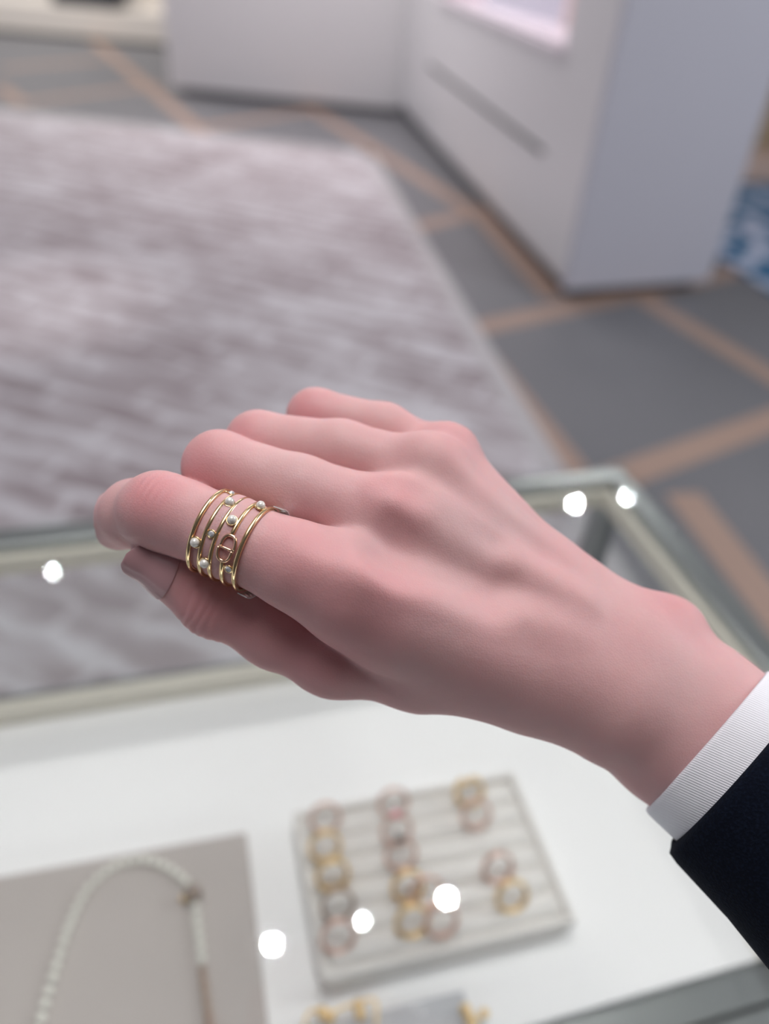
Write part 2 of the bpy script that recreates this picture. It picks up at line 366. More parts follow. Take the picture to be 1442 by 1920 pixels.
# ------------------------------------------------------------------ ceiling, walls out of view
struct(G().box((-7, -3, 3.0), (7, 14, 3.1)).build('ceiling', m_panel('ceiling_white', (0.7, 0.7, 0.72), 0.8)))
struct(G().box((-7, -1.3, 0.0), (7, -1.2, 3.0)).build('light_blocking_wall', m_panel('dim_blocker', (0.12, 0.11, 0.11), 0.8)))  # unseen wall added behind the camera to keep ambient light off the hand
struct(G().box((-7, 13.9, 0.0), (7, 14, 3.0)).build('wall_back', m_panel('wall_paint', (0.6, 0.58, 0.56), 0.8)))

# ------------------------------------------------------------------ jewellery case
ZT, ZD = 1.0, 0.842
cr = on_z(1165, 874, ZT)          # back right corner of the glass box
X1, Y1 = float(cr[0]), float(cr[1])
X0 = X1-1.35; Y0 = -0.05; YD = 0.134
case = empty('jewellery_case', ((X0+X1)/2, (Y0+Y1)/2, 0))
RW = 0.017
# lower cabinet
bevel(G().box((X0, Y0, 0.08), (X1, Y1, ZD-0.03)).build('base_cabinet', m_base, case), 0.004)
G().box((X0+.04, Y0+.04, 0.0), (X1-.04, Y1-.04, 0.08)).build('plinth', m_kick, case)
dkk = G().box((X0+RW, YD, ZD-0.03), (X1-0.024, Y1-RW, ZD)).build('deck', m_deck, case)
g = G()
g.box((X0, Y1-RW, ZT-RW), (X1, Y1, ZT)); g.box((X0, Y0, ZT-RW), (X1, Y0+RW, ZT)); g.box((X1-RW, Y0+RW, ZT-RW), (X1, Y1-RW, ZT)); g.box((X0, Y0+RW, ZT-RW), (X0+RW, Y1-RW, ZT))
bevel(g.build('top_frame', m_metal, case), 0.0012, 2)
g = G(); k = 0.005
g.box((X0+RW, Y1-RW-k, ZT-RW-0.004), (X1-RW, Y1-RW, ZT-0.0075)); g.box((X1-RW-k, Y0+RW, ZT-RW-0.004), (X1-RW, Y1-RW-k, ZT-0.0075))
g.build('inner_trim', m_cream, case)
for (x, y) in ((X1-RW, Y1-RW), (X0, Y1-RW), (X1-RW, Y0), (X0, Y0)):
    bevel(G().box((x, y, ZD), (x+RW, y+RW, ZT-RW)).build('corner_post', m_metal, case), 0.001, 2)
g = G(); bz = 0.022
g.box((X0, Y1-RW, ZD-0.03), (X1, Y1, ZD)); g.box((X1-RW, Y0, ZD-0.03), (X1, Y1-RW, ZD)); g.box((X0, Y0, ZD-0.03), (X0+RW, Y1-RW, ZD))
g.box((X0+RW, YD-0.020, ZD-0.03), (X1-RW, YD, ZD-0.006)); g.box((X0+RW, Y0, ZD-0.03), (X1-RW, YD-0.023, ZD-0.006))
g.build('bottom_frame', m_metal, case)
g = G(); g.box((X0+RW, Y1-RW-0.012, ZD), (X1-RW, Y1-RW, ZD+0.014)); g.box((X1-RW-0.007, YD, ZD-0.002), (X1-RW, Y1-RW-0.012, ZD+0.001))
g.build('deck_trim', m_cream, case)
G().box((X0, Y0, ZT), (X1, Y1, ZT+0.006)).build('top_glass', m_glass, case)
for lo, hi in (((X0+RW, Y1-0.011, ZD), (X1-RW, Y1-0.005, ZT-RW)), ((X1-0.011, Y0+RW, ZD), (X1-0.005, Y1-RW, ZT-RW)), ((X0+RW, Y0+0.005, ZD-0.004), (X1-RW, Y0+0.011, ZT-RW)), ((X0+0.005, Y0+RW, ZD), (X0+0.011, Y1-RW, ZT-RW))):
    G().box(lo, hi).build('side_glass', m_glass, case)
g = G(); g.box((X0+RW+.02, Y0+RW+.004, ZT-0.010), (X1-RW-.02, Y0+RW+.012, ZT-0.003)); g.build('led_strip', m_led, case)
tag(case, 'glass topped jewellery case with silver frame and white deck under the hand', 'display case')

def deck_pt(px, py, z=0.0): return on_z(px, py, ZD+z)
# greige necklace pad, lower left
padz = 0.012
pc = deck_pt(462, 1558, padz); pd = deck_pt(0, 1642, padz); pe = deck_pt(502, 1920, padz)
pu = (pd-pc)/np.linalg.norm(pd-pc); pv = (pe-pc)/np.linalg.norm(pe-pc)
ymax = YD+0.004
Lp = (pc[1]-ymax)/abs(pv[1])*0.97
poly = [pc, pc+pv*Lp, pc+pv*Lp+pu*0.30, pc+pu*0.30]
pad = G().prism([p[:2] for p in poly], ZD+0.0005, ZD+padz).build('necklace_pad', m_pad); bevel(pad, 0.002)
tag(pad, 'flat greige velvet pad under the pearl necklace, lower left', 'pad')
# necklace
nk = [(62, 1960), (75, 1915), (95, 1845), (118, 1770), (140, 1710), (165, 1665), (200, 1633), (235, 1617), (270, 1613), (300, 1620), (330, 1637), (349, 1655)]
nk2 = [(366, 1700), (371, 1740), (375, 1775), (378, 1806)]
nk3 = [(379, 1815), (385, 1860), (391, 1905), (396, 1950)]
def densify(pts, step):
    pts = [np.array(p, float) for p in pts]; P = [pts[0]]+pts+[pts[-1]]; out = []
    for i in range(1, len(P)-2):
        for k in range(24):
            t = k/24; a, b, c, d = P[i-1:i+3]; out.append(0.5*((2*b)+(-a+c)*t+(2*a-5*b+4*c-d)*t*t+(-a+3*b-3*c+d)*t**3))
    out.append(pts[-1]); res = [out[0]]; acc = 0
    for p, q in zip(out, out[1:]):
        acc += np.linalg.norm(q-p)
        if acc >= step: res.append(q); acc = 0
    return res
neck = empty('pearl_necklace', deck_pt(270, 1700, padz)); PR = 0.0026
zc = padz+PR
for run in (nk, nk2):
    for p in densify([deck_pt(a, b, zc) for a, b in run], PR*2.25):
        G().sphere(p, PR, 14, 8).build('pearl', m_pearlcord, neck, True, origin=p)
bp = deck_pt(362, 1675, padz+0.0052); G().sphere(bp, 0.0052, 20, 12).build('clasp_bead', m_bead, neck, True)
bp2 = deck_pt(345, 1685, padz+0.0024); G().sphere(bp2, 0.0024, 12, 8).build('charm', m_bgold, neck, True)
cp = densify([deck_pt(a, b, padz+0.0022) for a, b in nk3], 0.002)
g = G(); g.tube(cp, [0.0020+0.0005*math.sin(i*1.9) for i in range(len(cp))], 10); g.build('chain', m_chain, neck, True)
tag(neck, 'pearl necklace with brown clasp bead and bronze chain on the greige pad', 'necklace')

# ring tray
tz = 0.020
tc = [deck_pt(548, 1512, tz), deck_pt(985, 1432, tz), deck_pt(1068, 1722, tz), deck_pt(598, 1850, tz)]
tu = (tc[1]-tc[0]); tu /= np.linalg.norm(tu); tv = np.array([tu[1], -tu[0], 0])
TW = (np.linalg.norm(tc[1]-tc[0])+np.linalg.norm(tc[2]-tc[3]))/2; TH = (abs(np.dot(tc[3]-tc[0], tv))+abs(np.dot(tc[2]-tc[1], tv)))/2
TO = (sum(tc)/4)-tu*TW/2-tv*TH/2; TO = np.array([TO[0], TO[1], ZD])
tray = empty('ring_tray', TO+tu*TW/2+tv*TH/2)
def rpoly(w, h, r, off=0, n=6):
    pts = []
    for cx, cy, a0 in ((w-r, h-r, 0), (r, h-r, 90), (r, r, 180), (w-r, r, 270)):
        for k in range(n+1):
            a = math.radians(a0+90*k/n); pts.append(TO+tu*(cx+math.cos(a)*r)+tv*(cy+math.sin(a)*r))
    return pts
bevel(G().prism([p[:2] for p in rpoly(TW, TH, 0.012)], ZD+0.0005, ZD+tz-0.009).build('tray_base', m_tray, tray), 0.002)
NR = 6; bw = 0.008; pitch = (TH-2*bw)/NR; rolls = []
for i in range(NR):
    c = bw+pitch*(i+0.5); g = G(); n = 14; A = TO+tu*bw+tv*c+Zv*(tz-0.011); B = TO+tu*(TW-bw)+tv*c+Zv*(tz-0.011)
    g.tube([A, A+tu*0.003, B-tu*0.003, B], [pitch*0.38, pitch*0.47, pitch*0.47, pitch*0.38], 18, up=[Zv]*4, flat=0.95)
    g.build('cushion_roll', m_tray, tray, True)
g = G()
for a, b, c, d in ((0.0, TW, 0.0, bw*0.8), (0.0, TW, TH-bw*0.8, TH), (0.0, bw*0.8, 0.0, TH), (TW-bw*0.8, TW, 0.0, TH)):
    g.frame_box(TO, tu, tv, Zv, (a+.001, b-.001), (c+.001, d-.001), (tz-0.010, tz-0.004))
bevel(g.build('tray_rim', m_tray, tray), 0.003)
tag(tray, 'ivory ring tray with padded rolls holding rings in the glass case', 'ring tray')

def make_ring(p, m, r=0.0095, th=0.0014, stone=None, wide=1.0, tilt=0.55, label='', shape=None):
    root = empty('ring', p)
    ax = tu; upv = Zv*math.cos(tilt)-tv*math.sin(tilt)    # leaning back against the roll
    nrm = np.cross(ax, upv); pts = []; ups = []
    for k in range(40):
        a = 2*math.pi*k/40; d = ax*math.cos(a)+upv*math.sin(a); q = p+d*r
        if shape == 'v' and math.sin(a) > 0.3: q = q-upv*0.004*max(0, 1-abs(math.cos(a))*2.2)
        pts.append(q); ups.append(nrm)
    G().tube(pts, th, 8, closed=True, up=ups, flat=wide).build('band', m, root, True)
    if stone:
        q = p+upv*(r+th); G().sphere(q, (0.0034, 0.0034, 0.0024), 14, 8, ax=[ax, nrm, upv]).build('stone', stone, root, True)
        G().tube([q-upv*0.0012+ax*math.cos(a)*0.0034+nrm*math.sin(a)*0.0034 for a in [2*math.pi*i/16 for i in range(16)]], 0.0006, 6, closed=True).build('bezel', m, root, True)
    tag(root, label, 'ring', 'rings in the ivory tray'); return root
TR = [((610, 1533), m_rose, None, 1.4, 'pale rose gold ring at the top of the left column in the tray'),
      ((610, 1587), m_bgold, None, 1.5, 'yellow gold ring, second from the top in the left column'),
      ((624, 1640), m_bgold, None, 1.7, 'thick yellow gold ring in the middle of the left column'),
      ((634, 1697), m_chain, None, 1.5, 'bronze toned ring, second from the bottom in the left column'),
      ((634, 1756), m_rose, None, 1.5, 'rose gold ring at the bottom of the left column, near the pad'),
      ((738, 1505), m_rose, None, 1.4, 'pale rose ring at the top of the middle column in the tray'),
      ((744, 1556), m_rose, m_pink, 1.2, 'ring with a round pink stone in the middle column'),
      ((752, 1602), m_rose, m_darkstone, 1.2, 'ring with a dark stone below the pink stone ring'),
      ((765, 1662), m_bgold, None, 1.8, 'dull gold ring below the dark stone ring in the middle column'),
      ((773, 1727), m_bgold, None, 1.6, 'gold ring at the bottom of the middle column, left of a rose ring'),
      ((800, 1672), m_rose, None, 1.2, 'faint pink ring right of the dull gold ring'),
      ((828, 1727), m_rose, None, 1.6, 'rose gold ring at the bottom, right of a gold ring'),
      ((880, 1483), m_bgold, None, 2.4, 'wide bright gold ring with a notched top at the upper right'),
      ((893, 1527), m_rose, None, 1.5, 'rose gold ring just below the wide bright gold ring'),
      ((934, 1627), m_rose, None, 1.9, 'thick rose gold ring at the right of the tray'),
      ((960, 1680), m_bgold, None, 1.7, 'gold ring at the lower right end of the tray')]
for (px, py), m, st, wd, lab in TR:
    p = deck_pt(px, py, tz+0.003); make_ring(p, m, stone=st, wide=wd, label=lab, th=0.0013 if m is not m_bgold else 0.0015, shape='v' if wd > 2 else None)

# grey card and gold jewels along the lower edge
ec = deck_pt(868, 1856, 0.006); eu = tu
card = G().frame_box(np.array([ec[0], ec[1], ZD]), eu, tv, Zv, (-0.115, 0.0), (0.0, 0.05), (0.0005, 0.006)).build('jewellery_card', m_card); bevel(card, 0.0008)
tag(card, 'pale grey card lying below the ring tray at the bottom edge', 'card')
def brooch(pts, beads, label, name):
    root = empty(name, deck_pt(*pts[0], 0.008)); P = densify([deck_pt(a, b, 0.010) for a, b in pts], 0.0015)
    G().tube(P, 0.0009, 8).build('wire', m_bgold, root, True)
    for (a, b, r) in beads:
        c = deck_pt(a, b, 0.009); G().sphere(c, (r, r, r*0.7), 14, 8).build('gold_bead', m_bgold, root, True)
    tag(root, label, 'earring')
brooch([(570, 1925), (578, 1900), (600, 1893), (625, 1898), (640, 1890), (665, 1882), (690, 1874), (706, 1880), (704, 1925)],
       [(604, 1898, 0.0035), (618, 1910, 0.003), (672, 1885, 0.0035), (676, 1903, 0.003)], 'gold wire earring with beads below the ring tray on the left', 'gold_earring')
brooch([(868, 1890), (880, 1903), (895, 1912), (910, 1898)], [(873, 1893, 0.0035), (884, 1914, 0.004), (908, 1900, 0.003)],
       'small gold bow earring on the lower edge, right of the grey card', 'gold_earring')

# ------------------------------------------------------------------ ceiling spotlights mirrored in the glass
spots = [((1078, 945), 1.0, 'ceiling spotlight mirrored left of the case corner'), ((1176, 930), 0.8, 'ceiling spotlight mirrored at the back corner of the case'),
         ((838, 1684), 1.0, 'ceiling spotlight mirrored over the rings at the tray centre'), ((680, 1725), 0.6, 'dimmer ceiling spotlight mirrored between the ring columns'),
         ((510, 1770), 1.0, 'ceiling spotlight mirrored between the pad and the tray'), ((98, 1070), 0.35, 'faint ceiling spotlight mirrored left of the thumb')]
for (px, py), s, lab in spots:
    d = wdir(px, py); t = (ZT+0.006-EYE[2])/d[2]; p = EYE+d*t; r = d*[1, 1, -1]; zc_ = 2.96; p = p+r*((zc_-p[2])/r[2])
    root = empty('ceiling_spotlight', (p[0], p[1], 3.0))
    g = G(); n = 24; ring = [(p[0]+0.045*math.cos(2*math.pi*k/n), p[1]+0.045*math.sin(2*math.pi*k/n)) for k in range(n)]
    g.prism(ring, 2.965, 3.0); g.build('housing', m_white, root)
    R_ = 0.008*math.sqrt(s); g = G(); g.prism([(p[0]+R_*math.cos(2*math.pi*k/n), p[1]+R_*math.sin(2*math.pi*k/n)) for k in range(n)], 2.958, 2.966); g.build('bulb', m_lamp, root)
    tag(root, lab, 'ceiling light', 'ceiling spotlights')
    if s > 0.9: spot('spotlight_beam', (p[0], p[1], 2.955), (0.1, 0.28, 0.9), 21, 45, (1.0, 0.95, 0.94), 0.8, 0.012)

#HAND#
# ------------------------------------------------------------------ the hand
# sculpted as a smooth distance field (millimetres) and meshed with surface nets: one continuous skin
def cone(P, a, b, r1, r2):
    ab = b-a; L2 = ab@ab; t = np.clip(((P-a)@ab)/L2, 0, 1)
    return np.linalg.norm(P-a-t[:, None]*ab, axis=1)-(r1+(r2-r1)*t)
def ell(P, c, R, A):                 # ellipsoid with axes rows A
    q = ((P-c)@A.T)/R; k0 = np.linalg.norm(q, axis=1); k1 = np.linalg.norm(q/R, axis=1)+1e-9
    return k0*(k0-1)/k1
def smin(a, b, k): h = np.maximum(k-np.abs(a-b), 0)/k; return np.minimum(a, b)-h*h*k*0.25
def smax(a, b, k): return -smin(-a, -b, k)
def chain(P, pts, k=3.0):
    d = None
    for (a, ra), (b, rb) in zip(pts, pts[1:]):
        e = cone(P, a, b, ra, rb); d = e if d is None else smin(d, e, k)
    return d
J = {}
# (pixel x, pixel y, depth mm), radius mm
def j(name, px, py, dep, r): J[name] = (C3(px, py, dep), r); return J[name]
IDX = [j('i0', 655, 1100, 190, 11.3), j('i05', 560, 1062, 189, 10.6), j('i1', 430, 1006, 191, 9.9), j('i15', 345, 972, 195, 9.2), j('i2', 300, 958, 198, 9.3)]
IDX2 = [J['i2'], j('i3', 254, 963, 206.5, 8.5), j('i4', 226, 974, 216, 7.5), j('i5', 214, 983, 223, 6.5)]
MID = [j('m0', 738, 978, 202.5, 10.4), j('m1', 560, 922, 204, 9.4), j('m2', 412, 876, 208, 9.5)]
MID2 = [J['m2'], j('m3', 430, 915, 232, 8.0), j('m4', 500, 990, 246, 7.2)]
RNG = [j('r0', 808, 898, 215, 10.2), j('r1', 640, 848, 217, 8.7), j('r2', 484, 831, 221, 8.9)]
RNG2 = [J['r2'], j('r3', 500, 860, 243, 7.6), j('r4', 560, 930, 256, 7.0)]
PNK = [j('p0', 843, 872, 228, 8.2), j('p1', 720, 806, 229, 7.6), j('p2', 592, 782, 233, 8.3)]
PNK2 = [J['p2'], j('p3', 612, 815, 252, 6.8), j('p4', 670, 880, 264, 6.3)]
THB = [j('t0', 960, 1252, 210, 12.0), j('t1', 790, 1240, 207, 12.5), j('t2', 640, 1224, 206, 10.6), j('t25', 520, 1180, 205, 9.6), j('t3', 408, 1120, 204, 9.2), j('t35', 342, 1078, 202, 7.3), j('t4', 284, 1050, 200, 5.8)]
# wrist: the section is an ellipse of three cones; W1 radial (lower), W3 ulnar (upper)
W = [[j('wa', 1004, 1250, 208, 12.6), j('wb', 1138, 1312, 210, 14.6), j('wc', 1262, 1398, 213.5, 15.2), j('wd', 1420, 1500, 210, 15.5)],
     [j('wm', 1010, 1190, 214, 15), j('wn', 1150, 1240, 217, 15.5), j('wo', 1310, 1350, 215, 16.5), j('wp', 1450, 1440, 208, 17)],
     [j('we', 1022, 1128, 221, 14.8), j('wf', 1172, 1212, 222, 14.2), j('wg', 1288, 1295, 220, 13.5), j('wh', 1420, 1392, 212, 13.6)]]
def bone(a, b, ra, rb): return (a, b, ra, rb)
def hand_sdf(P):
    # palm: metacarpals fanned from the wrist
    met = None
    for (n, w, rw) in (('i0', 'wa', 13.5), ('m0', 'wm', 13.5), ('r0', 'wm', 13), ('p0', 'we', 14.2)):
        a, r = J[n]; b = J[w][0]; e = cone(P, a, b, r, rw); met = e if met is None else smin(met, e, 9)
    # flesh of the palm under the bones
    mid = (J['m0'][0]+J['r0'][0])/2
    pal = np.array([2.0, 9.0, 9.0])
    for a, b, ra, rb in ((J['i0'][0]+pal*0.5, J['wa'][0]+pal*.3, 10.5, 13), (J['m0'][0]+pal, J['wm'][0]+pal*.6, 11, 13), (J['r0'][0]+pal, J['wm'][0]+pal*.8, 11, 13), (J['p0'][0]+pal*.8+np.array([-1.5,0,0]), J['we'][0]+pal*.5, 8.5, 11)):
        met = smin(met, cone(P, a, b, ra, rb), 8)
    for n1, n2, w1, w2, rr in (('m0', 'r0', 'wm', 'we', 9.6), ('r0', 'p0', 'we', 'we', 8.6)):     # skin spanning the bones
        a = (J[n1][0]+J[n2][0])/2; b = (J[w1][0]+J[w2][0])/2; a = a+(b-a)*0.08; met = smin(met, cone(P, a, b, rr, 12), 6)
    for ch in W: met = smin(met, chain(P, ch, 6), 10)
    met = smin(met, ell(P, C3(1256, 1172, 221), np.array([8.5, 7.5, 8.0]), np.eye(3)), 7)        # ulnar head
    # first web: flesh between index metacarpal and thumb
    met = smin(met, cone(P, C3(745, 1165, 197), C3(880, 1215, 204), 10.5, 12.5), 9)
    # fingers
    f1 = smin(chain(P, IDX, 3), chain(P, IDX2, 4), 4)
    f1 = smin(f1, ell(P, C3(292, 954, 194.5), np.array([8.0, 7.2, 6.5]), np.eye(3)), 4)
    f2 = smin(chain(P, MID, 3), chain(P, MID2, 3), 2.5)
    f3 = smin(chain(P, RNG, 3), chain(P, RNG2, 3), 2.5)
    f4 = smin(chain(P, PNK, 3), chain(P, PNK2, 3), 2.5)
    d = smin(met, f1, 7); g = smin(f2, f3, 1.2); g = smin(g, f4, 1.2); g = smin(g, np.minimum(f1, 99), 0.8)
    d = smin(smin(met, f2, 7), smin(smin(met, f3, 6), smin(met, f4, 6), 1.0), 1.0); d = smin(d, smin(met, f1, 7), 1.0)
    # knuckles, tendons and the hollows between them
    for (px, py, dp, r, k) in ((650, 1050, 184.5, 5.0, 8), (842, 826, 224, 4.0, 8), (800, 858, 211, 4.5, 9)):
        d = smin(d, cone(P, C3(px, py, dp), C3(px+8, py+4, dp), r, r), k)
    for a, b, ra, rb, k in ((C3(745, 935, 196.5), C3(1080, 1130, 203.5), 3.4, 2.0, 8), (C3(690, 1075, 184), C3(1060, 1190, 200.5), 3.0, 1.5, 8), (C3(805, 860, 208), C3(1090, 1090, 211.5), 3.0, 1.5, 7)):
        d = smin(d, cone(P, a, b, ra, rb), k)
    for a, b, ra, rb, k in ((C3(650, 975, 178), C3(760, 1015, 182.5), 4.2, 4.6, 10), (C3(760, 1015, 182), C3(930, 1105, 189.5), 5.0, 3.3, 9), (C3(800, 925, 187.5), C3(930, 1010, 196), 1.2, 1.0, 9), (C3(740, 885, 191), C3(790, 905, 192.5), 1.8, 1.6, 8)):
        d = smax(d, -cone(P, a, b, ra, rb), k)
    # thumb: small blend so that the fold against the palm stays sharp near the index
    th = chain(P, THB, 5); th = smin(th, ell(P, C3(400, 1132, 201), np.array([8.2, 7.6, 7.5]), np.eye(3)), 4)
    th = smin(th, ell(P, C3(615, 1234, 204), np.array([9.5, 8.5, 8.5]), np.eye(3)), 5)
    ax = J['t2'][0]-J['t0'][0]; s = np.clip(((P-J['t2'][0])@(-ax))/(ax@ax), 0, 1)
    kk = 1.2+7.5*s
    h = np.maximum(kk-np.abs(d-th), 0)/kk; d = np.minimum(d, th)-h*h*kk*0.25
    # creases at the thumb joint and the index joint
    return d
def surface_nets(fun, lo, hi, h):
    xs = [np.arange(lo[i], hi[i]+h, h) for i in range(3)]; nx, ny, nz = map(len, xs)
    # coarse pass finds the blocks that hold the surface, so only they are evaluated finely
    V = np.full((nx, ny, nz), 5.0, dtype=np.float64); B = 8
    bx = [(np.arange(0, n, B)) for n in (nx, ny, nz)]
    cx = np.array([[lo[0]+(i+B/2)*h, lo[1]+(jj+B/2)*h, lo[2]+(k+B/2)*h] for i in bx[0] for jj in bx[1] for k in bx[2]])
    dc = fun(cx); idx = [(i, jj, k) for i in bx[0] for jj in bx[1] for k in bx[2]]
    R = B*h*0.9+3.5
    batch = []
    def flush():
        if not batch: return
        pts = []; sh = []
        for (i, jj, k) in batch:
            a, b, c = xs[0][i:i+B], xs[1][jj:jj+B], xs[2][k:k+B]
            m = np.stack(np.meshgrid(a, b, c, indexing='ij'), -1); sh.append(m.shape[:3]); pts.append(m.reshape(-1, 3))
        v = fun(np.concatenate(pts)); o = 0
        for (i, jj, k), s_ in zip(batch, sh):
            n = s_[0]*s_[1]*s_[2]; V[i:i+s_[0], jj:jj+s_[1], k:k+s_[2]] = v[o:o+n].reshape(s_); o += n
        batch.clear()
    for q, d in zip(idx, dc):
        if abs(d) < R:
            batch.append(q)
            if len(batch) >= 400: flush()
        elif d < 0: V[q[0]:q[0]+B, q[1]:q[1]+B, q[2]:q[2]+B] = -5
    flush()
    S = V < 0
    cnt = np.zeros((nx-1, ny-1, nz-1), int); acc = np.zeros((nx-1, ny-1, nz-1, 3)); ec = np.zeros((nx-1, ny-1, nz-1))
    for a in (0, 1):
        for b in (0, 1):
            for c in (0, 1): cnt += S[a:nx-1+a, b:ny-1+b, c:nz-1+c]
    mask = (cnt > 0) & (cnt < 8)
    for axn in range(3):
        o = [x for x in range(3) if x != axn]
        for u in (0, 1):
            for v in (0, 1):
                s0 = [0, 0, 0]; s0[o[0]] = u; s0[o[1]] = v; s1 = list(s0); s1[axn] = 1
                sl = lambda s_: tuple(slice(s_[i], (nx, ny, nz)[i]-1+s_[i]) for i in range(3))
                a, b = V[sl(s0)], V[sl(s1)]; cr_ = (a < 0) != (b < 0)
                t = np.where(cr_, a/(a-b+1e-30), 0)
                p = np.zeros(a.shape+(3,)); p[..., o[0]] = u; p[..., o[1]] = v; p[..., axn] = t
                acc += p*cr_[..., None]; ec += cr_
    ii = np.argwhere(mask); vid = -np.ones(mask.shape, int); vid[mask] = np.arange(len(ii))
    verts = np.array(lo)+(ii+acc[mask]/ec[mask][:, None])*h
    faces = []
    for axn in range(3):
        o = [x for x in range(3) if x != axn]; sl0 = [slice(None)]*3; sl1 = [slice(None)]*3
        sl0[axn] = slice(0, -1); sl1[axn] = slice(1, None)
        for x in o: sl0[x] = slice(1, -1); sl1[x] = slice(1, -1)
        a, b = S[tuple(sl0)], S[tuple(sl1)]; e = np.argwhere(a != b)
        inside = a[tuple(e.T)]
        base = e.copy(); base[:, o[0]] += 1; base[:, o[1]] += 1
        q = []
        for (u, v) in ((-1, -1), (0, -1), (0, 0), (-1, 0)):
            c = base.copy(); c[:, o[0]] += u; c[:, o[1]] += v; q.append(vid[tuple(c.T)])
        q = np.stack(q, 1); flip = inside if axn != 1 else ~inside
        q[~flip] = q[~flip][:, ::-1]; faces.append(q)
    F = np.concatenate(faces); F = F[(F >= 0).all(1)]
    return verts, F
def grad(fun, P, e=0.25):
    return np.stack([fun(P+np.eye(3)[i]*e)-fun(P-np.eye(3)[i]*e) for i in range(3)], 1)/(2*e)
HAND_H = 0.62
hv, hf = surface_nets(hand_sdf, (-78, -38, 172), (108, 92, 276), HAND_H)
for _ in range(2):
    g_ = grad(hand_sdf, hv); hv = hv-g_*(hand_sdf(hv)/np.maximum((g_*g_).sum(1), 0.2))[:, None]
def slerp_band(P, c, r): return np.exp(-((P-c)**2).sum(1)/(r*r))
# shallow skin folds over the joints
nrm_ = grad(hand_sdf, hv); nrm_ /= np.linalg.norm(nrm_, axis=1)[:, None]+1e-9
def folds(c, axis, spread, gap, depth, reach, count):
    axis = axis/np.linalg.norm(axis); s = (hv-c)@axis; w_ = slerp_band(hv, c, reach); out = np.zeros(len(hv))
    wob = 0.35*np.sin(((hv-c)@np.array([0.7, 0.5, 0.9]))*0.9)
    for k in range(count): out += np.exp(-((s+wob-(k-(count-1)/2)*gap)/spread)**2)
    return -out*w_*depth
disp = folds(C3(385, 1165, 196), J['t3'][0]-J['t25'][0], 0.5, 2.3, 0.42, 8.5, 6)
disp += folds(C3(290, 925, 190), J['i2'][0]-J['i1'][0], 0.55, 2.1, 0.38, 6.5, 5)
disp += folds(C3(270, 1015, 201), J['i3'][0]-J['i2'][0], 0.5, 2.6, 0.4, 5.0, 3)
hv = hv+nrm_*disp[:, None]
person = empty('person', to_world(C3(1350, 1400, 215)))
hand = mesh_obj('hand', to_world(hv), hf, None, person, smooth=True, mats=[mat('skin')])
sm = hand.modifiers.new('relax', 'SMOOTH'); sm.factor = 0.3; sm.iterations = 1
m_skin = hand.data.materials[0]
t = NT(m_skin); p = t.pos(); b = t.b
def wp(px, py, dp): return to_world(C3(px, py, dp))
n1 = t.noise(p, 55, 3, 0.6); n2 = t.noise(p, 220, 2, 0.6)
col = t.mix(t.math('MULTIPLY_ADD', n1, 1.6, -0.45, clamp=True), (0.62, 0.355, 0.36), (0.66, 0.41, 0.405))
for (px, py, dp, r, s) in ((290, 925, 189, 0.013, 0.8), (728, 925, 190, 0.017, 0.5), (690, 1130, 180, 0.024, 0.45), (560, 1030, 180, 0.018, 0.5), (850, 800, 218, 0.02, 0.35),
                           (1260, 1160, 216, 0.02, 0.45), (380, 860, 200, 0.016, 0.5), (450, 810, 213, 0.014, 0.45), (575, 760, 226, 0.014, 0.5), (200, 990, 222, 0.016, 0.6),
                           (390, 1150, 196, 0.018, 0.45), (400, 1100, 198, 0.03, 0.4), (590, 1200, 198, 0.03, 0.5)):
    col = t.mix(t.blob(p, wp(px, py, dp), r, s), col, (0.62, 0.25, 0.27))
for (px, py, dp, r, s) in ((980, 960, 205, 0.016, 0.35), (870, 1010, 197, 0.02, 0.3), (780, 1180, 192, 0.02, 0.3), (560, 870, 200, 0.014, 0.2), (1250, 1290, 203, 0.018, 0.25), (700, 985, 186, 0.016, 0.3)):
    col = t.mix(t.blob(p, wp(px, py, dp), r, s), col, (0.50, 0.40, 0.40))
for (px, py, dp) in ((797, 818, 206), (517, 838, 196), (1170, 1396, 196)):
    col = t.mix(t.blob(p, wp(px, py, dp), 0.0011, 0.0), col, (0.2, 0.08, 0.06))
t.l(col, b.inputs['Base Color'])
vor = t.n('ShaderNodeTexVoronoi', feature='DISTANCE_TO_EDGE'); t.l(p, vor.inputs['Vector']); vor.inputs['Scale'].default_value = 1300
h1 = t.math('MINIMUM', vor.outputs['Distance'], 0.25)
b1_ = t.bump(h1, 0.3, 0.0003); b2_ = t.bump(n2, 0.12, 0.001, b1_)
t.l(b2_, b.inputs['Normal'])
b.inputs['Roughness'].default_value = 0.52; b.inputs['Specular IOR Level'].default_value = 0.35
b.inputs['Subsurface Weight'].default_value = 0.35; b.inputs['Subsurface Radius'].default_value = (1.0, 0.35, 0.22); b.inputs['Subsurface Scale'].default_value = 0.005
tag(person, 'right hand and forearm reaching in from the right in a navy sleeve', 'person')

def hit(fun, o, d, t0=0.0, t1=30.0, n=40):       # walk outwards from inside the flesh to its surface
    t = t0
    for _ in range(n):
        v = float(fun((o+d*t)[None])[0])
        if abs(v) < 0.01: break
        t -= v
    return o+d*t
